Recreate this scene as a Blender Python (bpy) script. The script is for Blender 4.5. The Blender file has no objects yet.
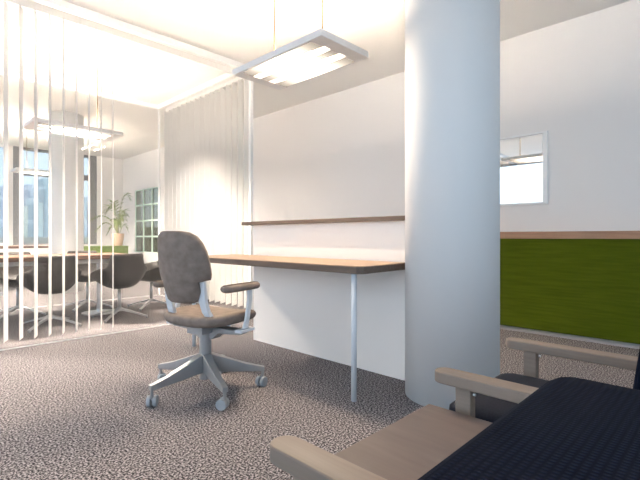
import bpy, bmesh, math, random
from mathutils import Vector, Matrix
random.seed(7)
C = bpy.context.scene.collection
PI = math.pi
R = math.radians
H = 2.93            # ceiling height

# ------------------------------------------------------------------ materials
def new_mat(name):
    m = bpy.data.materials.new(name); m.use_nodes = True
    nt = m.node_tree
    return m, nt, nt.nodes, nt.links, nt.nodes['Principled BSDF']

def plain(name, col, rough=.5, metal=0., spec=.5, bump=0., bscale=60.):
    m, nt, N, L, p = new_mat(name)
    p.inputs['Base Color'].default_value = (*col, 1)
    p.inputs['Roughness'].default_value = rough
    p.inputs['Metallic'].default_value = metal
    p.inputs['Specular IOR Level'].default_value = spec
    if bump:
        tc = N.new('ShaderNodeTexCoord'); n = N.new('ShaderNodeTexNoise')
        n.inputs['Scale'].default_value = bscale; n.inputs['Detail'].default_value = 4
        b = N.new('ShaderNodeBump'); b.inputs['Strength'].default_value = bump; b.inputs['Distance'].default_value = .004
        L.new(tc.outputs['Object'], n.inputs['Vector']); L.new(n.outputs['Fac'], b.inputs['Height']); L.new(b.outputs['Normal'], p.inputs['Normal'])
    return m

def noisy(name, c1, c2, scale=(20, 20, 20), rough=.7, detail=4, lo=.35, hi=.65, bump=0., spec=.3):
    m, nt, N, L, p = new_mat(name)
    tc = N.new('ShaderNodeTexCoord'); mp = N.new('ShaderNodeMapping'); mp.inputs['Scale'].default_value = scale
    n = N.new('ShaderNodeTexNoise'); n.inputs['Scale'].default_value = 1; n.inputs['Detail'].default_value = detail
    r = N.new('ShaderNodeValToRGB')
    r.color_ramp.elements[0].position = lo; r.color_ramp.elements[0].color = (*c1, 1)
    r.color_ramp.elements[1].position = hi; r.color_ramp.elements[1].color = (*c2, 1)
    L.new(tc.outputs['Object'], mp.inputs['Vector']); L.new(mp.outputs['Vector'], n.inputs['Vector'])
    L.new(n.outputs['Fac'], r.inputs['Fac']); L.new(r.outputs['Color'], p.inputs['Base Color'])
    p.inputs['Roughness'].default_value = rough; p.inputs['Specular IOR Level'].default_value = spec
    if bump:
        b = N.new('ShaderNodeBump'); b.inputs['Strength'].default_value = bump; b.inputs['Distance'].default_value = .003
        L.new(n.outputs['Fac'], b.inputs['Height']); L.new(b.outputs['Normal'], p.inputs['Normal'])
    return m

def carpet_mat():
    m, nt, N, L, p = new_mat('carpet')
    tc = N.new('ShaderNodeTexCoord')
    n = N.new('ShaderNodeTexNoise'); n.inputs['Scale'].default_value = 118; n.inputs['Detail'].default_value = 1; n.inputs['Roughness'].default_value = .6
    r = N.new('ShaderNodeValToRGB'); e = r.color_ramp.elements
    e[0].position = .39; e[0].color = (.030, .027, .031, 1)
    e[1].position = .61; e[1].color = (.44, .405, .41, 1)
    k = e.new(.5); k.color = (.15, .138, .140, 1)
    L.new(tc.outputs['Object'], n.inputs['Vector']); L.new(n.outputs['Fac'], r.inputs['Fac']); L.new(r.outputs['Color'], p.inputs['Base Color'])
    p.inputs['Roughness'].default_value = .95; p.inputs['Specular IOR Level'].default_value = .05
    return m

def knit_mat():
    m, nt, N, L, p = new_mat('navy_knit')
    tc = N.new('ShaderNodeTexCoord')
    w1 = N.new('ShaderNodeTexWave'); w1.bands_direction = 'X'; w1.inputs['Scale'].default_value = 70; w1.inputs['Distortion'].default_value = .6
    w2 = N.new('ShaderNodeTexWave'); w2.bands_direction = 'Y'; w2.inputs['Scale'].default_value = 55; w2.inputs['Distortion'].default_value = .6
    mu = N.new('ShaderNodeMath'); mu.operation = 'MULTIPLY'
    r = N.new('ShaderNodeValToRGB')
    r.color_ramp.elements[0].color = (.004, .006, .0135, 1); r.color_ramp.elements[1].color = (.010, .0155, .032, 1)
    b = N.new('ShaderNodeBump'); b.inputs['Strength'].default_value = .6; b.inputs['Distance'].default_value = .002
    for w in (w1, w2): L.new(tc.outputs['Object'], w.inputs['Vector'])
    L.new(w1.outputs['Fac'], mu.inputs[0]); L.new(w2.outputs['Fac'], mu.inputs[1])
    L.new(mu.outputs[0], r.inputs['Fac']); L.new(r.outputs['Color'], p.inputs['Base Color'])
    L.new(mu.outputs[0], b.inputs['Height']); L.new(b.outputs['Normal'], p.inputs['Normal'])
    p.inputs['Roughness'].default_value = 1.; p.inputs['Specular IOR Level'].default_value = .06
    return m

def glass_mat(name, tint=(1, 1, 1), lo=.03, hi=.5, haze=0.):
    m = bpy.data.materials.new(name); m.use_nodes = True
    nt = m.node_tree; N = nt.nodes; L = nt.links; N.clear()
    out = N.new('ShaderNodeOutputMaterial'); mix = N.new('ShaderNodeMixShader')
    t = N.new('ShaderNodeBsdfTransparent'); t.inputs['Color'].default_value = (*tint, 1)
    g = N.new('ShaderNodeBsdfGlossy'); g.inputs['Roughness'].default_value = .01
    lw = N.new('ShaderNodeLayerWeight'); lw.inputs['Blend'].default_value = .5
    pw = N.new('ShaderNodeMath'); pw.operation = 'POWER'; pw.inputs[1].default_value = 4
    mr = N.new('ShaderNodeMapRange'); mr.inputs['To Min'].default_value = lo; mr.inputs['To Max'].default_value = hi
    L.new(lw.outputs['Facing'], pw.inputs[0]); L.new(pw.outputs[0], mr.inputs['Value']); L.new(mr.outputs['Result'], mix.inputs['Fac'])
    L.new(t.outputs[0], mix.inputs[1]); L.new(g.outputs[0], mix.inputs[2]); L.new(mix.outputs[0], out.inputs['Surface'])
    if haze:     # whitish haze mixed into the pane, standing for bloom over the room
        d1 = N.new('ShaderNodeBsdfDiffuse'); d1.inputs['Color'].default_value = (.95, .93, .91, 1)
        d2 = N.new('ShaderNodeBsdfTranslucent'); d2.inputs['Color'].default_value = (.95, .93, .91, 1)
        md = N.new('ShaderNodeMixShader'); md.inputs['Fac'].default_value = .5; mm = N.new('ShaderNodeMixShader'); mm.inputs['Fac'].default_value = haze
        L.new(d1.outputs[0], md.inputs[1]); L.new(d2.outputs[0], md.inputs[2]); L.new(mix.outputs[0], mm.inputs[1]); L.new(md.outputs[0], mm.inputs[2])
        L.new(mm.outputs[0], out.inputs['Surface'])
    return m

def emit_mat(name, col, strength, fall=None):
    m = bpy.data.materials.new(name); m.use_nodes = True
    nt = m.node_tree; N = nt.nodes; L = nt.links; N.clear()
    out = N.new('ShaderNodeOutputMaterial'); e = N.new('ShaderNodeEmission')
    e.inputs['Color'].default_value = (*col, 1); e.inputs['Strength'].default_value = strength
    if fall:     # emission graded along the length, brightest in the middle, fading to the ends
        tc = N.new('ShaderNodeTexCoord'); sp = N.new('ShaderNodeSeparateXYZ'); L.new(tc.outputs['Object'], sp.inputs[0])
        d = N.new('ShaderNodeMath'); d.operation = 'DIVIDE'; d.inputs[1].default_value = fall
        q = N.new('ShaderNodeMath'); q.operation = 'MULTIPLY'
        ng = N.new('ShaderNodeMath'); ng.operation = 'MULTIPLY'; ng.inputs[1].default_value = -1
        ex = N.new('ShaderNodeMath'); ex.operation = 'EXPONENT'
        st = N.new('ShaderNodeMath'); st.operation = 'MULTIPLY_ADD'; st.inputs[1].default_value = strength; st.inputs[2].default_value = .16
        L.new(sp.outputs['Y'], d.inputs[0]); L.new(d.outputs[0], q.inputs[0]); L.new(d.outputs[0], q.inputs[1])
        L.new(q.outputs[0], ng.inputs[0]); L.new(ng.outputs[0], ex.inputs[0]); L.new(ex.outputs[0], st.inputs[0]); L.new(st.outputs[0], e.inputs['Strength'])
    L.new(e.outputs[0], out.inputs['Surface'])
    return m

M = dict(
    wall=plain('wall_paint', (.89, .86, .835), .85, spec=.2, bump=.05, bscale=120),
    ceil=plain('ceiling_paint', (.86, .845, .81), .9, spec=.2),
    half=plain('panel_paint', (.91, .875, .84), .6, spec=.3),
    column=plain('column_plaster', (.74, .74, .735), .7, spec=.3, bump=.04, bscale=90),
    white=plain('white_lacquer', (.93, .92, .90), .35),
    vane=None,
    carpet=carpet_mat(),
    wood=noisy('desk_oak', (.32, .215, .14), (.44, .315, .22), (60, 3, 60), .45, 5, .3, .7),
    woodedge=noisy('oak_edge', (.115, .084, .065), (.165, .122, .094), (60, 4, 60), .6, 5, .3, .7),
    armwood=noisy('weathered_ash', (.235, .182, .145), (.285, .222, .180), (70, 5, 70), .5, 5, .3, .7),
    tablewood=noisy('rosy_ash', (.14, .104, .090), (.17, .128, .110), (40, 5, 40), .5, 5, .3, .7),
    cap=noisy('cap_wood', (.30, .17, .11), (.40, .25, .17), (50, 3, 50), .55, 4, .3, .7),
    green=noisy('green_felt', (.040, .062, .002), (.062, .088, .005), (6, 3, 40), .9, 4, .3, .7, spec=.1),
    greenlaq=noisy('green_panel', (.09, .15, .02), (.14, .22, .035), (20, 20, 20), .7, 3),
    plinth=plain('grey_plinth', (.35, .35, .36), .6),
    suede=noisy('brown_suede', (.185, .147, .122), (.255, .208, .180), (22, 22, 22), .85, 6, .3, .7, bump=.3, spec=.15),
    metal=plain('silver_paint', (.33, .335, .34), .35, .35),
    pale=plain('pale_powder_coat', (.66, .69, .73), .35),
    chrome=plain('brushed_steel', (.62, .62, .63), .28, .8),
    caster=plain('grey_caster', (.34, .36, .38), .4),
    shell=noisy('dark_leather', (.010, .008, .007), (.018, .015, .013), (30, 30, 30), .5, 4),
    apron=plain('grey_apron', (.42, .43, .43), .5),
    ttop=noisy('walnut_top', (.12, .062, .040), (.18, .10, .066), (4, 50, 50), .45, 4),
    navy=noisy('navy_cloth', (.007, .0095, .018), (.012, .016, .029), (200, 200, 200), .9, 3, spec=.2),
    knit=knit_mat(),
    glass=glass_mat('clear_glass', (.99, .99, .985), .012, .45, .014),
    wglass=glass_mat('window_glass', (.97, .98, .985), .02, .4),
    skydim=glass_mat('sky_dimming_glass', (.64, .645, .64), .02, .35),  # grey tint added to dim the bright sky behind the far windows
    tglass=glass_mat('green_tinted_glass', (.36, .36, .32), .02, .25),
    dark=plain('dark_frame', (.085, .09, .10), .5),
    mullion=plain('grey_mullion', (.20, .205, .215), .5),
    muntin=plain('mint_muntin', (.70, .86, .74), .5),
    mirror=plain('mirror_glass', (.90, .92, .93), .02, 1.0),
    cable=plain('brass_cable', (.20, .13, .06), .5, .2),
    lampgrey=plain('lamp_aluminium', (.78, .78, .78), .4),
    ledd=emit_mat('bar_glow', (1., .86, .70), 1.6, .20),
    tube=emit_mat('lamp_tube', (1., .80, .60), 400),
    tube2=emit_mat('meeting_lamp_tube', (1., .87, .75), 1700),
    ledu=emit_mat('uplight_diffuser', (1., .84, .68), 330, .40),
    glow2=emit_mat('meeting_bar_glow', (1., .88, .74), 1.8, .22),
    ledu2=emit_mat('meeting_uplight_diffuser', (1., .86, .72), 240, .40),
    pot=plain('terracotta_pot', (.58, .40, .28), .8, bump=.2),
    soil=plain('soil', (.05, .035, .025), 1.),
    leaf=noisy('palm_leaf', (.10, .15, .035), (.22, .28, .08), (30, 30, 30), .6, 2),
    stem=plain('palm_stem', (.20, .21, .09), .7),
    concrete=plain('pale_concrete', (.80, .79, .77), .9),
    lawn=noisy('lawn_grass', (.26, .36, .07), (.34, .44, .10), (3, 3, 3), .95, 5),
    hedge=noisy('hedge_leaf', (.14, .16, .04), (.24, .25, .07), (8, 8, 8), .9, 5),
)
def vane_mat():
    m, nt, N, L, p = new_mat('blind_fabric')
    p.inputs['Base Color'].default_value = (.96, .95, .94, 1); p.inputs['Roughness'].default_value = .9; p.inputs['Specular IOR Level'].default_value = .1
    t = N.new('ShaderNodeBsdfTranslucent'); t.inputs['Color'].default_value = (.97, .96, .95, 1)
    x = N.new('ShaderNodeMixShader'); x.inputs['Fac'].default_value = .6
    L.new(p.outputs[0], x.inputs[1]); L.new(t.outputs[0], x.inputs[2]); L.new(x.outputs[0], N['Material Output'].inputs['Surface'])
    return m
M['vane'] = vane_mat()
def facade(name, wall, pane, sx, sz):
    m, nt, N, L, p = new_mat(name)
    tc = N.new('ShaderNodeTexCoord'); mp = N.new('ShaderNodeMapping'); mp.inputs['Rotation'].default_value = (R(90), 0, 0)
    b = N.new('ShaderNodeTexBrick'); b.offset = 0; b.inputs['Scale'].default_value = 1
    b.inputs['Brick Width'].default_value = sx; b.inputs['Row Height'].default_value = sz; b.inputs['Mortar Size'].default_value = .28
    b.inputs['Color1'].default_value = (*pane, 1); b.inputs['Color2'].default_value = (*[c * .85 for c in pane], 1); b.inputs['Mortar'].default_value = (*wall, 1)
    L.new(tc.outputs['Object'], mp.inputs['Vector']); L.new(mp.outputs['Vector'], b.inputs['Vector']); L.new(b.outputs['Color'], p.inputs['Base Color'])
    p.inputs['Roughness'].default_value = .6
    return m

# ------------------------------------------------------------------ mesh helpers
class MB:
    def __init__(s): s.bm = bmesh.new()
    def box(s, x0, x1, y0, y1, z0, z1):
        vs = [s.bm.verts.new((x, y, z)) for x in (x0, x1) for y in (y0, y1) for z in (z0, z1)]
        for f in ((0, 1, 3, 2), (4, 6, 7, 5), (0, 4, 5, 1), (2, 3, 7, 6), (0, 2, 6, 4), (1, 5, 7, 3)):
            s.bm.faces.new([vs[i] for i in f])
        return s
    def loft(s, rings, cap=True):
        rv = [[s.bm.verts.new(p) for p in r] for r in rings]
        n = len(rv[0])
        for a, b in zip(rv, rv[1:]):
            for i in range(n): s.bm.faces.new((a[i], a[(i + 1) % n], b[(i + 1) % n], b[i]))
        if cap:
            s.bm.faces.new(rv[0][::-1]); s.bm.faces.new(rv[-1])
        return s
    def tube(s, pts, r, n=16):
        pts = [Vector(p) for p in pts]; rs = r if isinstance(r, (list, tuple)) else [r] * len(pts)
        rings = []; prev = None
        for i, p in enumerate(pts):
            t = (pts[min(i + 1, len(pts) - 1)] - pts[max(i - 1, 0)]).normalized()
            if prev is None: a = t.orthogonal().normalized()
            else: a = (prev - t * prev.dot(t)).normalized()
            prev = a; b = t.cross(a)
            rings.append([p + rs[i] * (math.cos(2 * PI * k / n) * a + math.sin(2 * PI * k / n) * b) for k in range(n)])
        return s.loft(rings)
    def strip(s, pts, side, w, th):          # flat bar that follows pts; side = unit vector across the width
        pts = [Vector(p) for p in pts]; side = Vector(side).normalized(); rings = []
        ws = w if isinstance(w, (list, tuple)) else [w] * len(pts)
        ts = th if isinstance(th, (list, tuple)) else [th] * len(pts)
        for i, p in enumerate(pts):
            t = (pts[min(i + 1, len(pts) - 1)] - pts[max(i - 1, 0)]).normalized(); nn = t.cross(side).normalized()
            a, b = side * ws[i] / 2, nn * ts[i] / 2
            rings.append([p - a - b, p + a - b, p + a + b, p - a + b])
        return s.loft(rings)
    def prism(s, poly, z0, z1):
        return s.loft([[(x, y, z0) for x, y in poly], [(x, y, z1) for x, y in poly]])
    def lathe(s, prof, c=(0, 0), n=40):
        return s.loft([[(c[0] + r * math.cos(2 * PI * k / n), c[1] + r * math.sin(2 * PI * k / n), z) for k in range(n)] for r, z in prof])
    def grid(s, rows):
        rv = [[s.bm.verts.new(p) for p in r] for r in rows]
        for a, b in zip(rv, rv[1:]):
            for i in range(len(a) - 1): s.bm.faces.new((a[i], a[i + 1], b[i + 1], b[i]))
        return s
    def build(s, name, mat, parent=None, bevel=0, smooth=False, sub=0, solid=0, seg=3):
        bmesh.ops.recalc_face_normals(s.bm, faces=s.bm.faces[:])
        me = bpy.data.meshes.new(name); s.bm.to_mesh(me); s.bm.free()
        if smooth:
            for p in me.polygons: p.use_smooth = True
        o = bpy.data.objects.new(name, me); C.objects.link(o)
        for m in (mat if isinstance(mat, list) else [mat]): me.materials.append(m)
        if parent: o.parent = parent
        if solid:
            md = o.modifiers.new('solid', 'SOLIDIFY'); md.thickness = solid; md.offset = 0
        if bevel:
            md = o.modifiers.new('bevel', 'BEVEL'); md.width = bevel; md.segments = seg; md.limit_method = 'ANGLE'; md.angle_limit = R(40)
        if sub:
            md = o.modifiers.new('sub', 'SUBSURF'); md.levels = sub; md.render_levels = sub
        return o

def rounded(x0, x1, y0, y1, r, n=6):
    out = []
    for cx, cy, a in ((x1 - r, y1 - r, 0), (x0 + r, y1 - r, 90), (x0 + r, y0 + r, 180), (x1 - r, y0 + r, 270)):
        for k in range(n + 1):
            t = R(a + 90 * k / n); out.append((cx + r * math.cos(t), cy + r * math.sin(t)))
    return out

def cushion(x0, x1, y0, y1, z0, z1, r=.03, e=.03):
    """padded slab with soft edges"""
    mb = MB(); rings = []
    for k in range(7):
        t = -PI / 2 + PI * k / 6
        ins = e * (1 - math.cos(t)); zc = (z0 + z1) / 2; hh = (z1 - z0) / 2
        zz = zc + math.copysign(hh - e, math.sin(t)) * (1 if abs(math.sin(t)) > 1e-6 else 0) + e * math.sin(t)
        rings.append([(x, y, zz) for x, y in rounded(x0 + ins, x1 - ins, y0 + ins, y1 - ins, max(r, .004))])
    return mb.loft(rings)

def thing(name, label, cat, loc=(0, 0, 0), rz=0, group=None):
    o = bpy.data.objects.new(name, None); C.objects.link(o); o.empty_display_size = .1
    o.location = loc; o.rotation_euler = (0, 0, rz)
    return tag(o, label, cat, group)
def tag(o, label, cat, group=None):
    o['label'] = label; o['category'] = cat
    if group: o['group'] = group
    return o
def struct(o, label=None):
    o['kind'] = 'structure'
    if label: o['label'] = label
    return o
def copy_tree(o, parent=None):
    c = o.copy(); C.objects.link(c)
    if parent: c.parent = parent
    for ch in [x for x in bpy.data.objects if x.parent == o]: copy_tree(ch, c)
    return c

# ------------------------------------------------------------------ room shell
XW, YF, XL, YB = 4.52, 11.6, -2.6, -4.6
struct(MB().box(XL - .2, XW + .2, YB - .2, YF + .2, -.12, 0).build('floor', M['carpet']), 'speckled beige grey carpet floor')
struct(MB().box(XL - .2, XW + .2, YB - .2, YF + .2, H, H + .12).build('ceiling', M['ceil']), 'cream white ceiling')
# right wall with the gridded window far down it
wy0, wy1, wz0, wz1 = 9.46, 10.87, .53, 2.06
struct(MB().box(XW, XW + .15, YB, wy0, 0, H).box(XW, XW + .15, wy1, YF, 0, H).box(XW, XW + .15, wy0, wy1, 0, wz0)
       .box(XW, XW + .15, wy0, wy1, wz1, H).build('wall_right', M['wall']), 'pale grey wall behind the desk')
struct(MB().box(XL, -2.2, YB - .15, YB, 0, H).box(.7, .9, YB - .15, YB, .5, 2.8).box(3.9, XW, YB - .15, YB, 0, H).box(-2.2, 3.9, YB - .15, YB, 0, .5).box(-2.2, 3.9, YB - .15, YB, 2.8, H).build('wall_back', M['wall']), 'wall behind the viewer')
for n_, a, b in ((9, -2.2, .7), (10, .9, 3.9)):
    w_ = struct(MB().box(a, a + .06, YB - .11, YB - .04, .5, 2.8).box(b - .06, b, YB - .11, YB - .04, .5, 2.8).box(a + .06, b - .06, YB - .11, YB - .04, .5, .56).box(a + .06, b - .06, YB - .11, YB - .04, 2.74, 2.8).build('window_%d' % n_, M['mullion']))
    MB().box(a + .06, b - .06, YB - .08, YB - .07, .56, 2.74).build('window_pane', M['wglass'], w_)
# far wall with window openings
struct(MB().box(XL, -1.2, YF, YF + .15, 0, H).box(-1.2, 3.88, YF, YF + .15, 0, .72).box(3.88, XW + .15, YF, YF + .15, 0, H)
       .box(2.04, 2.13, YF, YF + .15, .72, H).build('wall_far', M['wall']), 'far wall with tall windows')
# left wall (out of the frame): floor to ceiling glazing that lets the daylight in
LB = [(-4.3, -1.6), (-1.45, 1.25), (1.4, 4.8), (5.2, 7.4), (8.2, 11.0)]
lw = MB(); yy = YB
for a, b in LB:
    lw.box(XL - .15, XL, yy, a, 0, H); lw.box(XL - .15, XL, a, b, 0, .12); lw.box(XL - .15, XL, a, b, H - .1, H); yy = b
lw.box(XL - .15, XL, yy, YF, 0, H)
struct(lw.build('wall_left', M['wall']), 'glazed outer wall on the left')
wn = 4
for a, b in LB:
    w = struct(MB().box(XL - .11, XL - .04, a, a + .06, .12, H - .1).box(XL - .11, XL - .04, b - .06, b, .12, H - .1)
               .box(XL - .11, XL - .04, a + .06, b - .06, .12, .18).box(XL - .11, XL - .04, a + .06, b - .06, H - .16, H - .1).build('window_%d' % wn, M['mullion']))
    MB().box(XL - .08, XL - .07, a + .06, b - .06, .18, H - .16).build('window_pane', M['wglass'], w)
    wn += 1
# far windows
yc0, yc1 = YF + .02, YF + .10
w1 = struct(MB().box(2.13, 2.265, yc0, yc1, .72, H).box(3.72, 3.88, yc0, yc1, .72, H).box(2.265, 3.72, yc0, yc1, H - .06, H)
            .box(2.265, 3.72, yc0, yc1, .72, .76).box(2.265, 3.72, yc0, yc1, 2.30, 2.43).build('window_1', M['mullion']), 'tall grey framed window with a crossbar on the far wall')
MB().box(2.265, 3.72, YF + .055, YF + .065, .76, 2.30).build('window_pane', M['skydim'], w1)
MB().box(2.265, 3.72, YF + .055, YF + .065, 2.43, H - .06).build('window_pane', M['skydim'], w1)
w2 = struct(MB().box(-1.2, -1.1, yc0, yc1, .72, H).box(1.98, 2.04, yc0, yc1, .72, H).box(-1.1, 1.98, yc0, yc1, H - .05, H)
            .box(-1.1, 1.98, yc0, yc1, .72, .77).build('window_2', M['white']), 'tall window left of the grey frame')
MB().box(-1.1, 1.98, YF + .055, YF + .065, .77, H - .05).build('window_pane', M['skydim'], w2)
# gridded window
f = MB(); t = .018
for k in range(4):
    y = wy1 - k * (wy1 - wy0) / 3; yy0 = max(wy0, y - t); f.box(XW + .01, XW + .06, max(wy0, y - t), min(wy1, y + t), wz0, wz1)
for k in range(5):
    z = wz0 + k * (wz1 - wz0) / 4
    for j in range(3):
        ya = wy1 - (j + 1) * (wy1 - wy0) / 3 + t; yb = wy1 - j * (wy1 - wy0) / 3 - t
        f.box(XW + .012, XW + .058, ya, yb, max(wz0, z - t), min(wz1, z + t))
w3 = struct(f.build('window_3', M['muntin']), 'green tinted window divided into a grid of small panes')
MB().box(XW + .03, XW + .036, wy0 + t, wy1 - t, wz0 + t, wz1 - t).build('window_pane', M['tglass'], w3)

# columns
def column(x, y, r, label):
    o = MB().lathe([(r, 0), (r, H)], (0, 0), 72).build('column', M['column'], smooth=False)
    for p in o.data.polygons: p.use_smooth = len(p.vertices) == 4
    o.location = (x, y, 0); struct(o, label); return o
column(2.290, 1.183, .258, 'thick round white column at the right end of the desk')
column(2.22, 8.05, .25, 'round white column in front of the far windows')

# half height partition behind the desk, with its wooden cap
hw = struct(MB().box(2.31, 2.42, 1.42, 3.06, 0, 1.003).build('wall_half', M['half']), 'half height white partition behind the desk')
sh = MB().box(2.26, 2.45, 1.40, 3.17, 1.003, 1.032).build('shelf_board', M['woodedge'], bevel=.003)
tag(sh, 'long thin wooden ledge capping the half height white partition', 'shelf')

# ------------------------------------------------------------------ glass meeting room
YA, XC, YBK = 4.2, 3.06, 6.45
XG = -2.5
def partition(label, along, fixed, a, b, name='glass_partition'):
    g = thing(name, label, 'glass partition', (0, fixed, 0) if along == 'x' else (fixed, 0, 0), 0, 'glass walls of the meeting room')
    def bx(u0, u1, v0, v1, z0, z1): return MB().box(u0, u1, v0, v1, z0, z1) if along == 'x' else MB().box(v0, v1, u0, u1, z0, z1)
    bx(a, b, -.035, .035, H - .06, H).build('top_rail', M['white'], g)
    bx(a, b, -.006, .006, 0, .007).build('bottom_rail', M['lampgrey'], g)
    bx(a, b, -.005, .005, .007, H - .06).build('glass_pane', M['glass'], g)
    return g
pA = partition('front glass wall of the meeting room, behind the task chair', 'x', YA, XG, XC - .036)
pC = partition('side glass wall of the meeting room, nearest the desk partition', 'y', XC, YA - .035, YBK + .035)
pB = partition('rear glass wall of the meeting room, towards the far windows', 'x', YBK, XG, XC - .036)
MB().box(.045, .085, YA - .03, YA + .01, 0.012, H - .06).build('corner_post', M['white'], pC)
MB().box(-.012, .012, YBK - .012, YBK + .012, .012, H - .06).build('corner_post', M['white'], pC)

def vane_mb(x, y, ang, w, th, z0, z1):
    c, s = math.cos(ang), math.sin(ang); a = Vector((c, s, 0)) * w / 2; n = Vector((-s, c, 0)) * th / 2
    p = Vector((x, y, 0))
    ring = [p - a - n, p + a - n, p + a + n, p - a + n]
    return MB().loft([[(q.x, q.y, z0) for q in ring], [(q.x, q.y, z1) for q in ring]])
bA = thing('vertical_blind', 'white vertical blind with open slats along the front glass wall', 'vertical blind', (0, YA + .115, 0))
MB().box(.3, XC - .14, -.02, .02, H - .10, H - .001).build('headrail', M['white'], bA)
k = 0; x = .532
while x < 1.63:
    vane_mb(x, 0, R(67.5), .125, .004, .045, H - .102).build('vane', M['vane'], bA); x += .1055
bC = thing('vertical_blind', 'white vertical blind with half closed slats along the side glass wall', 'vertical blind', (XC + .08, 0, 0))
MB().box(-.02, .02, YA + .06, YBK - .1, H - .10, H - .001).build('headrail', M['white'], bC)
y = YA + .10
while y < YBK - .10:
    vane_mb(0, y, R(30), .145, .004, .045, H - .102).build('vane', M['vane'], bC); y += .128

# ------------------------------------------------------------------ pendant lamps
def make_lamp(label, ledd, ledu, tube):
    t = thing('pendant_lamp', label, 'lamp', (0, 0, 0), 0, 'flat slotted pendant lamps')
    Wd, Ln, T = .45, .90, .042
    xs = [-.225, -.105, -.04, .04, .105, .225]
    fr = MB()
    fr.box(xs[0], xs[1], -.45, .45, 0, T).box(xs[4], xs[5], -.45, .45, 0, T).box(xs[2], xs[3], -.36, .36, 0, T)
    fr.box(xs[1], xs[4], -.45, -.36, 0, T).box(xs[1], xs[4], .36, .45, 0, T)
    fr.build('lamp_frame', M['lampgrey'], t, bevel=.002, seg=1)
    MB().box(-.215, .215, -.44, .44, T - .003, T).build('top_plate', M['lampgrey'], t)
    for a in (-.0725, .0725):
        MB().tube([(a, -.21, .022), (a, .21, .022)], .008, 12).build('lamp_tube', tube, t, smooth=True)
    for a, b in ((-.205, -.115), (-.032, .032), (.115, .205)):
        MB().box(a, b, -.345, .345, -.004, .0).build('bar_glow', ledd, t)  # painted glow standing for the light on the bar undersides
    MB().box(-.19, .19, -.40, -.37, T, T + .004).box(-.03, .03, -.30, .30, T, T + .004).box(-.19, .19, .37, .40, T, T + .004).build('uplight_diffuser', ledu, t)
    for y in (-.245, .245):
        MB().tube([(0, y, T), (0, y, .85)], .005, 8).build('cable', M['cable'], t)
    return t
L1 = make_lamp('slotted rectangular pendant lamp hanging over the wooden desk', M['ledd'], M['ledu'], M['tube'])
L1.location = (2.04, 2.205, 2.08)
# cable reaches the ceiling: (H - 2.08 = .85)
L2 = make_lamp('', M['glow2'], M['ledu2'], M['tube2']); L2.location = (1.56, 5.38, 2.08); L2.rotation_euler.z = R(90)
L2['label'] = 'rectangular pendant lamp hanging over the meeting table inside the glass room'
L4_fill = copy_tree(L2); L4_fill.location = (-.3, 5.38, 2.08); L4_fill.rotation_euler.z = R(90)  # added out of view to brighten the glass room
L4_fill['label'] = 'added unseen pendant lamp, lighting the glass room from its left end'
L3 = copy_tree(L2); L3.location = (2.16, 9.3, 2.08); L3.rotation_euler.z = R(90)
L3['label'] = 'rectangular pendant lamp by the far windows, partly behind the round column'

# ------------------------------------------------------------------ desk
d = thing('desk', 'long wooden desk on a thin white leg, against the half height partition', 'desk', (1.80, 1.45, 0))
pts = [(0, .03), (.03, 0), (.505, .02), (.505, 1.85), (0, 1.85)]
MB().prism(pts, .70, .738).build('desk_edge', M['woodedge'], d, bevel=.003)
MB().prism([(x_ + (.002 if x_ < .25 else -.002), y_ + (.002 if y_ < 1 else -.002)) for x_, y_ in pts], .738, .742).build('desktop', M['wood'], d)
MB().tube([(.03, .07, 0), (.03, .07, .70)], .0155, 20).build('leg', M['pale'], d, smooth=True)
MB().tube([(.03, 1.78, 0), (.03, 1.78, .70)], .0155, 20).build('leg', M['pale'], d, smooth=True)

# ------------------------------------------------------------------ green cabinet + mirror on the right wall
gc = thing('low_cabinet', 'long low green cabinet with a wooden top, right of the column', 'cabinet', (4.24, 0, 0))
MB().box(0, XW - 4.24 - .004, -2.2, 3.9, .045, .884).build('cabinet_body', M['green'], gc, bevel=.004)
MB().box(.03, XW - 4.24 - .004, -2.2, 3.9, 0, .045).build('plinth', M['plinth'], gc)
MB().box(-.012, XW - 4.24 - .004, -2.21, 3.91, .884, .95).build('cabinet_top', M['cap'], gc, bevel=.003)
mr = thing('wall_mirror', 'mirror in a white frame above the green cabinet', 'mirror', (XW, 1.8, 1.22))
my0, my1, mz1 = -.475, .55, .70
MB().box(-.012, -.002, my0 + .04, my1 - .04, .02, mz1 - .02).build('mirror_glass', M['mirror'], mr)
MB().box(-.035, -.002, my0, my0 + .04, 0, mz1).box(-.035, -.002, my1 - .04, my1, 0, mz1).box(-.035, -.002, my0 + .04, my1 - .04, 0, .02).box(-.035, -.002, my0 + .04, my1 - .04, mz1 - .02, mz1).build('mirror_frame', M['white'], mr)

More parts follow.
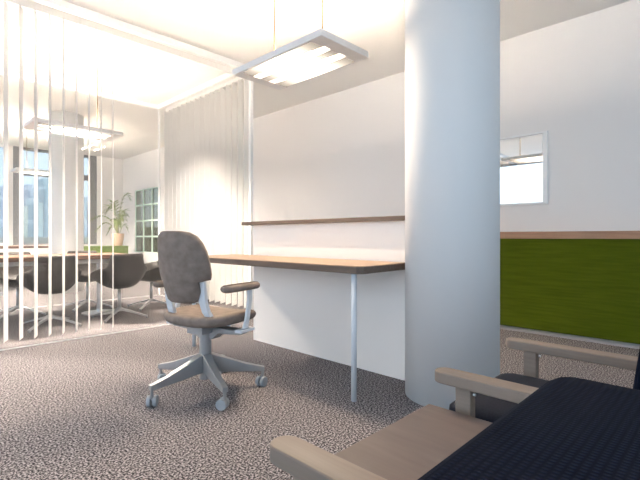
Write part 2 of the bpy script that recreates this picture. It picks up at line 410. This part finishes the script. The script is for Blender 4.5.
# ------------------------------------------------------------------ task chair (faces local +x)
def make_task_chair(label):
    t = thing('task_chair', label, 'office chair', (0, 0, 0), 0, 'brown suede task chairs')
    # seat: rounded, slightly dished, waterfall front
    n = 40; rings = []
    for z, s_, dz in ((.392, .80, 0), (.402, .93, 0), (.425, 1.0, 0), (.445, 1.0, 0), (.458, .95, 0), (.463, .82, 0), (.452, .45, 0)):
        ring = []
        for k in range(n):
            a = 2 * PI * k / n; ca, sa = math.cos(a), math.sin(a)
            px = .225 * s_ * math.copysign(abs(ca) ** .62, ca); py = .245 * s_ * math.copysign(abs(sa) ** .62, sa)
            zz = z - .030 * max(0, (px - .08) / .16) ** 2 + .012 * abs(py / .245) ** 2
            ring.append((px + .045, py, zz))
        rings.append(ring)
    MB().loft(rings).build('seat', M['suede'], t, smooth=True, sub=1)
    # backrest: shield shape, narrower below the strut notches, wrapping forward at the sides
    rows = [(.540, .088), (.555, .108), (.60, .128), (.655, .130), (.668, .180), (.70, .187), (.76, .186), (.82, .178), (.87, .162), (.905, .140), (.925, .108), (.932, .07)]
    front, back = [], []
    for z, hw_ in rows:
        lean = -.205 - .17 * (z - .60) - .02 * math.sin((z - .535) / .4 * PI)
        fr_, bk_ = [], []
        for j in range(13):
            v = -1 + 2 * j / 12; yv = hw_ * v; wrap = 2.6 * yv * yv
            edge = 1 - .72 * abs(v) ** 6
            th = .050 * edge * (1 if .55 < z < .92 else .5)
            fr_.append((lean + wrap + th / 2, yv, z)); bk_.append((lean + wrap - th / 2, yv, z))
        front.append(fr_); back.append(bk_)
    rings = [f_ + b_[::-1] for f_, b_ in zip(front, back)]
    MB().loft(rings).build('backrest', M['suede'], t, smooth=True)
    for s in (-1, 1):
        ys = s * .128
        MB().strip([(-.160, ys, .680), (-.158, ys, .62), (-.150, ys * 1.01, .55), (-.132, ys * 1.05, .49), (-.105, ys * 1.14, .445), (-.065, ys * 1.3, .42), (-.015, ys * 1.5, .405)], (0, 1, 0), [.048, .048, .048, .046, .042, .037, .032], [.018, .022, .024, .024, .022, .018, .014]).build('back_strut', M['pale'], t, bevel=.003)
        # armrest
        ar = cushion(-.145, .155, s * .264 - .038, s * .264 + .038, .600, .640, .036, .018).build('armrest', M['suede'], t, smooth=True)
        sp = MB().strip([(.075, s * .264, .602), (.065, s * .275, .55), (.04, s * .28, .45), (.03, s * .272, .385)], (1, 0, 0), [.034, .034, .030, .040], .016).build('armrest_post', M['pale'], t, bevel=.003)
        MB().box(-.03, .09, s * .275 - .03 if s > 0 else s * .275 - .02, s * .275 + .02 if s > 0 else s * .275 + .03, .368, .384).build('armrest_bracket', M['pale'], t, bevel=.003)
    MB().strip([(.03, -.262, .362), (.03, -.10, .36), (.03, -.05, .34), (.03, .05, .34), (.03, .10, .36), (.03, .262, .362)], (1, 0, 0), .07, [.02, .035, .07, .07, .035, .02]).box(-.09, .14, -.06, .06, .345, .393).build('seat_mechanism', M['metal'], t, bevel=.004)
    MB().lathe([(.035, .07), (.035, .36)]).build('gas_column', M['metal'], t, bevel=.003)
    for k in range(5):
        a = R(169 + 72 * k); c, s = math.cos(a), math.sin(a); di = Vector((c, s, 0)); sd = Vector((-s, c, 0))
        lg = MB().loft([[tuple(di * r_ + sd * w_ * q + Vector((0, 0, z_))) for q, z_ in ((-.5, zb), (.5, zb), (.5, zt), (-.5, zt))]
                        for r_, w_, zb, zt in ((.033, .052, .115, .218), (.12, .044, .105, .185), (.24, .036, .096, .142), (.345, .030, .088, .116))]).build('base_leg', M['metal'], t, bevel=.003)
        e = di * .335
        MB().tube([tuple(e + Vector((0, 0, .088))), tuple(e + Vector((0, 0, .045)))], .009, 12).build('caster_stem', M['metal'], lg)
        ca = R(35 + 73 * k); cd = Vector((-math.sin(ca), math.cos(ca), 0)); e2 = e + Vector((math.cos(ca), math.sin(ca), 0)) * .012 + Vector((0, 0, .029))
        w = MB()
        for q in (-.016, .016):
            w.tube([tuple(e2 + cd * (q - .0105)), tuple(e2 + cd * (q + .0105))], .029, 24)
        w.box(e2.x - .008, e2.x + .008, e2.y - .008, e2.y + .008, e2.z + .0, e2.z + .02)
        w.build('caster_wheel', M['caster'], lg, bevel=.003)
    return t
tc1 = make_task_chair('brown suede task chair on a five star silver base, pulled up at the wooden desk')
tc1.location = (1.352, 2.255, 0); tc1.rotation_euler.z = R(15)
tc2 = copy_tree(tc1); tc2.location = (1.13, 8.35, 0); tc2.rotation_euler.z = R(70)
tc2['label'] = 'brown task chair cut off by the left edge, near the small far desk'

# small desk by the far windows
sd_ = thing('desk', 'small brown desk by the far windows, left of the round column', 'desk', (1.65, 9.0, 0))
MB().box(-.85, .80, 0, .7, .70, .742).build('desktop', M['ttop'], sd_, bevel=.003)
for x_ in (-.80, .75):
    for y_ in (.05, .65):
        MB().tube([(x_, y_, 0), (x_, y_, .70)], .016, 12).build('leg', M['pale'], sd_, smooth=True)

# ------------------------------------------------------------------ meeting table and chairs
mt = thing('meeting_table', 'long brown meeting table with a grey underframe inside the glass room', 'table', (0, 5.45, 0))
MB().box(-1.3, 2.12, -.36, .36, .655, .70).build('tabletop', M['ttop'], mt, bevel=.004)
MB().box(-1.24, 2.06, -.30, .30, .608, .655).build('apron', M['apron'], mt, bevel=.003)
for x_ in (-1.0, .55, 1.85):
    MB().lathe([(.19, 0), (.19, .012), (.035, .022), (.03, .05), (.03, .608)], (x_, 0), 32).build('pedestal', M['chrome'], mt, smooth=False)

def make_meeting_chair(label):          # faces local +y
    t = thing('meeting_chair', label, 'chair', (0, 0, 0), 0, 'dark shell chairs around the meeting table')
    P = [(.245, .425, .225, .03, 0), (.23, .405, .245, .06, 0), (.15, .362, .262, .14, 0), (.02, .338, .268, .205, 0), (-.10, .340, .262, .225, 0), (-.185, .385, .24, .19, .02), (-.225, .46, .212, .12, .05), (-.240, .56, .188, .06, .06), (-.248, .66, .178, .015, .055), (-.252, .722, .172, 0, .05)]
    rows = []
    for y_, z_, w_, lift, fwd in P:
        rows.append([(w_ * v * (1 - .0 * abs(v)), y_ + fwd * abs(v) ** 3, z_ + lift * abs(v) ** 3.2) for v in [-1 + 2 * j / 12 for j in range(13)]])
    MB().grid(rows).build('seat_shell', M['shell'], t, smooth=True, solid=.030, sub=1)
    MB().tube([(0, 0, .10), (0, 0, .324)], .019, 16).build('column', M['chrome'], t, smooth=True)
    MB().lathe([(.032, .075), (.036, .085), (.036, .108), (.02, .112)], n=24).build('hub', M['chrome'], t)
    for k in range(4):
        a = R(43 + 90 * k); di = Vector((math.cos(a), math.sin(a), 0)); sd = Vector((-math.sin(a), math.cos(a), 0))
        lg = MB().strip([tuple(di * .03 + Vector((0, 0, .092))), tuple(di * .16 + Vector((0, 0, .062))), tuple(di * .315 + Vector((0, 0, .018)))], sd, [.036, .030, .024], [.022, .018, .014]).build('base_leg', M['chrome'], t, bevel=.002)
        MB().tube([tuple(di * .305), tuple(di * .305 + Vector((0, 0, .014)))], .011, 12).build('glide', M['caster'], lg)
    return t
mc = [((1.23, 5.0), 0, 'dark shell meeting chair seen from behind, left one in front of the table'),
      ((1.90, 4.97), 0, 'dark shell meeting chair seen from behind, just left of the task chair back'),
      ((2.47, 5.42), 88, 'dark shell meeting chair at the right head of the meeting table'),
      ((1.88, 5.95), 180, 'dark shell chair across the table, between the two near chairs'),
      ((1.14, 5.95), 182, 'dark shell chair across the table, left of the near left chair'),
      ((.52, 5.0), -3, 'dark shell meeting chair cut off by the left edge')]
c0 = None
for (x_, y_), rz, lab in mc:
    c0_ = make_meeting_chair(lab) if c0 is None else copy_tree(c0)
    if c0 is None: c0 = c0_
    c0_.location = (x_, y_, 0); c0_.rotation_euler.z = R(rz); c0_['label'] = lab

# ------------------------------------------------------------------ planter cabinet and palm
pc = thing('low_cabinet', 'small low green cabinet under the potted palm by the far window', 'cabinet', (3.0, 10.0, 0))
MB().box(0, 1.02, .01, .42, .04, .675).build('cabinet_body', M['greenlaq'], pc, bevel=.004)
MB().box(.03, .99, .03, .42, 0, .04).build('plinth', M['plinth'], pc)
MB().box(-.005, 1.025, 0, .42, .675, .70).build('cabinet_top', M['greenlaq'], pc, bevel=.003)
pp = thing('potted_palm', 'potted palm with arching fronds in a tan pot on the green cabinet', 'plant', (3.86, 10.2, .70))
MB().lathe([(.085, 0), (.095, .01), (.125, .17), (.135, .265), (.135, .28), (.122, .28), (.118, .255)], n=32).build('pot', M['pot'], pp, smooth=True)
MB().lathe([(.117, .235), (.117, .258)], n=24).build('soil', M['soil'], pp)
Rv = Vector((.697, -.717, 0)); Fv = Vector((.717, .697, 0))
def frond(az, reach, top, droop, leaflen, base):
    d_ = (Rv * math.cos(az) + Fv * math.sin(az)); b0 = Vector((base[0], base[1], .25)); n = 14
    pts = []
    for k in range(n + 1):
        u = k / n
        pts.append(b0 + d_ * reach * (u ** 1.6) + Vector((0, 0, (top - .25) * math.sin(min(1, u * 1.15) * PI / 2) - droop * max(0, u - .55) ** 2 * 4)))
    st = MB().tube([tuple(p) for p in pts], [.0075 - .0055 * k / n for k in range(n + 1)], 6).build('frond', M['stem'], pp, smooth=True)
    lf = MB(); sdv = d_.cross(Vector((0, 0, 1))).normalized()
    for k in range(5, n + 1):
        p = pts[k]; tg = (pts[min(k + 1, n)] - pts[k - 1]).normalized(); ll = leaflen * (.55 + .45 * math.sin((k - 4) / (n - 3) * PI))
        for s in (-1, 1):
            dr = (tg * .75 + sdv * s * .75 + Vector((0, 0, -.25))).normalized()
            tip = p + dr * ll; mid = p + dr * ll * .5 + Vector((0, 0, .015)); wd = tg.cross(dr).cross(dr).normalized() * .013
            up = Vector((0, 0, .0015))
            ring0 = [p - wd * .3, p + wd * .3, p + wd * .3 + up, p - wd * .3 + up]
            ring1 = [mid - wd, mid + wd, mid + wd + up, mid - wd + up]
            ring2 = [tip - wd * .08, tip + wd * .08, tip + wd * .08 + up, tip - wd * .08 + up]
            lf.loft([[tuple(q) for q in r_] for r_ in (ring0, ring1, ring2)])
    lf.build('leaflets', M['leaf'], st)
for az, re_, tp, dr, ll in ((10, .26, 1.22, .16, .20), (172, .34, .95, .20, .20), (185, .60, .72, .16, .17), (150, .16, 1.05, .2, .18), (-20, .22, .72, .14, .18), (120, .30, .62, .18, .18),
                            (215, .42, .55, .22, .17), (-60, .25, .62, .2, .17), (60, .22, .85, .16, .18), (200, .22, .45, .2, .15), (20, .18, .5, .2, .15)):
    frond(R(az), re_, tp, dr, ll, (random.uniform(-.03, .03), random.uniform(-.03, .03)))

# ------------------------------------------------------------------ lounge armchairs and side table (foreground)
def make_armchair(label):                # faces local +y, centre x = 0
    t = thing('lounge_armchair', label, 'armchair', (0, 0, 0), 0, 'wooden armed lounge chairs')
    for s in (-1, 1):
        xc = s * .2625
        poly = [(xc - .031, -.30), (xc + .031, -.30)] + [(xc + .031 * math.cos(R(a)), .302 + .031 * math.sin(R(a))) for a in range(0, 181, 15)]
        MB().prism(poly, .488, .52).build('armrest', M['armwood'], t, bevel=.004)
        fp = MB().box(xc - .016, xc + .016, .222, .266, 0, .488).build('front_leg', M['armwood'], t, bevel=.003)
        MB().tube([(xc - .0185, .212, .478), (xc - .0185, .206, .478)], .004, 10).build('screw', M['chrome'], t)
        MB().box(xc - .016, xc + .016, -.275, -.231, 0, .488).build('rear_leg', M['armwood'], t, bevel=.003)
        MB().box(xc - .012, xc + .012, -.231, .222, .22, .275).build('side_rail', M['armwood'], t, bevel=.003)
    MB().box(-.2465, .2465, .225, .250, .215, .27).build('front_rail', M['armwood'], t, bevel=.003)
    MB().box(-.2465, .2465, -.268, -.243, .215, .27).build('rear_rail', M['armwood'], t, bevel=.003)
    cushion(-.2305, .2305, -.135, .335, .275, .412, .05, .035).build('seat_cushion', M['navy'], t, smooth=True)
    mb = MB(); rings = []
    for z, yf, yb, e in ((.425, -.118, -.228, .02), (.44, -.112, -.236, .004), (.518, -.122, -.254, 0), (.535, -.125, -.258, -.013), (.66, -.142, -.282, -.013), (.73, -.152, -.294, -.013), (.749, -.156, -.296, -.010), (.756, -.166, -.288, -.003), (.757, -.19, -.268, .018)):
        rings.append([(x_, y_, z) for x_, y_ in rounded(-.2305 + e, .2305 - e, yb, yf, .018)])
    mb.loft(rings).build('backrest', M['knit'], t, smooth=True)
    return t
ac1 = make_armchair('lounge armchair with wooden arms in the near foreground, left of the side table')
ac1.location = (.2675, .300, 0)
ac2 = copy_tree(ac1); ac2.location = (1.3975, .300, 0)
ac2['label'] = 'lounge armchair with wooden arms beyond the side table, beside the round column'
st = thing('side_table', 'low wooden side table between the two lounge armchairs', 'table', (.83, .33, 0))
MB().box(-.26, .26, -.28, .30, .398, .43).build('tabletop', M['tablewood'], st, bevel=.003)
for x_ in (-.225, .225):
    for y_ in (-.245, .265):
        MB().box(x_ - .018, x_ + .018, y_ - .018, y_ + .018, 0, .398).build('leg', M['tablewood'], st, bevel=.003)

# ------------------------------------------------------------------ outdoors
struct(MB().box(-60, 3.2, YF + .21, 120, -.3, -.12).build('ground', M['concrete']))
struct(MB().box(XW + .21, 40, -5, YF + .2, -.3, -.12).box(3.2, 40, YF + .21, 60, -.3, -.12).build('lawn', M['lawn']))
struct(MB().box(-40, XL - .21, -30, YF + .2, -.3, -.12).build('terrace', M['concrete']))
pw_ = MB().box(-3, 4.9, 13.2, 13.4, -.12, .90).build('terrace_parapet', M['concrete'])
struct(pw_, 'bright parapet outside the far windows')
hb = MB()
hd = MB().box(9, 10.2, 18.2, 24, -.12, 1.38).build('hedge', M['hedge'], bevel=.15)
tag(hd, 'dark green clipped hedge outside the gridded window', 'hedge')
FA = facade('tower_facade_pale', (.80, .82, .86), (.50, .56, .64), 2.4, 2.8)
FB = facade('tower_facade_blue', (.62, .70, .78), (.40, .48, .58), 1.8, 3.2)
FC = facade('tower_facade_teal', (.62, .74, .76), (.42, .55, .58), 1.6, 3.0)
def tower(px0, px1, py, Y, mat, label, dep=8):
    def rayx(px):
        u = (px - 320) / 432; return (.717 + .697 * u) / (.697 - .717 * u) * Y
    x0, x1 = rayx(px0), rayx(px1); D = .717 * (x0 + x1) / 2 + .697 * Y
    h_ = .9 + (237 - py) * D / 432
    o = thing('tower', label, 'building', ((x0 + x1) / 2, Y + dep / 2, -.12), 0, 'towers of the skyline outside'); w_ = (x1 - x0) / 2
    MB().box(-w_, w_, -dep / 2, dep / 2, 0, h_).build('tower_body', mat, o)
    MB().box(-w_ * .7, w_ * .7, -dep * .3, dep * .3, h_, h_ + .06 * h_ + .6).build('roof_plant', mat, o)
    return o
tower(-4, 4, 226, 62, FB, 'low pale blue block at the far left of the window view')
tower(6, 13, 191, 70, FB, 'blue grey tower seen just left of the grey window mullion')
tower(21, 28, 205, 58, FA, 'short pale tower seen just right of the grey window mullion')
tower(29, 36, 190, 75, FA, 'tall pale tower seen in the middle of the framed window')
tower(37, 43, 202, 64, FC, 'teal tower seen in the framed window, left of its twin')
tower(44, 52, 184, 80, FC, 'tallest teal tower seen against the round column')
tower(82, 87, 196, 66, FB, 'blue tower seen right of the far round column')
tower(87.5, 93, 206, 72, FA, 'pale tower seen beside the right window frame')

# ------------------------------------------------------------------ light
W = bpy.data.worlds.new('sky'); bpy.context.scene.world = W; W.use_nodes = True
bg = W.node_tree.nodes['Background']; bg.inputs['Color'].default_value = (.66, .82, 1.0, 1); bg.inputs['Strength'].default_value = 1.3
def portal(name, loc, rot, sx, sy):
    l = bpy.data.lights.new(name, 'AREA'); l.shape = 'RECTANGLE'; l.size = sx; l.size_y = sy; l.cycles.is_portal = True
    o = bpy.data.objects.new(name, l); C.objects.link(o); o.location = loc; o.rotation_euler = rot
for a, b in LB:
    portal('daylight_portal', (XL - .16, (a + b) / 2, H / 2), (0, R(-90), 0), H - .2, b - a)
portal('daylight_portal', (.85, YB - .16, 1.65), (R(90), 0, 0), 6.1, 2.3)
portal('daylight_portal', (1.35, YF + .16, 1.83), (R(-90), 0, 0), 5.1, 2.2)

# ------------------------------------------------------------------ camera and view
cam = bpy.data.cameras.new('camera'); cam.sensor_width = 36; cam.lens = 36 * 432 / 640; cam.shift_y = -3 / 640; cam.clip_start = .02
co = bpy.data.objects.new('camera', cam); C.objects.link(co)
co.location = (0, 0, .9); co.rotation_euler = (R(90), 0, R(-45.8))
sc = bpy.context.scene; sc.camera = co
vs = sc.view_settings; vs.view_transform = 'Standard'; vs.look = 'None'; vs.exposure = 1.23; vs.gamma = 1; vs.use_curve_mapping = False
try:
    sc.cycles.use_denoising = True; sc.cycles.max_bounces = 10; sc.cycles.diffuse_bounces = 6; sc.cycles.transparent_max_bounces = 24
    sc.cycles.sample_clamp_indirect = 6
except Exception: pass
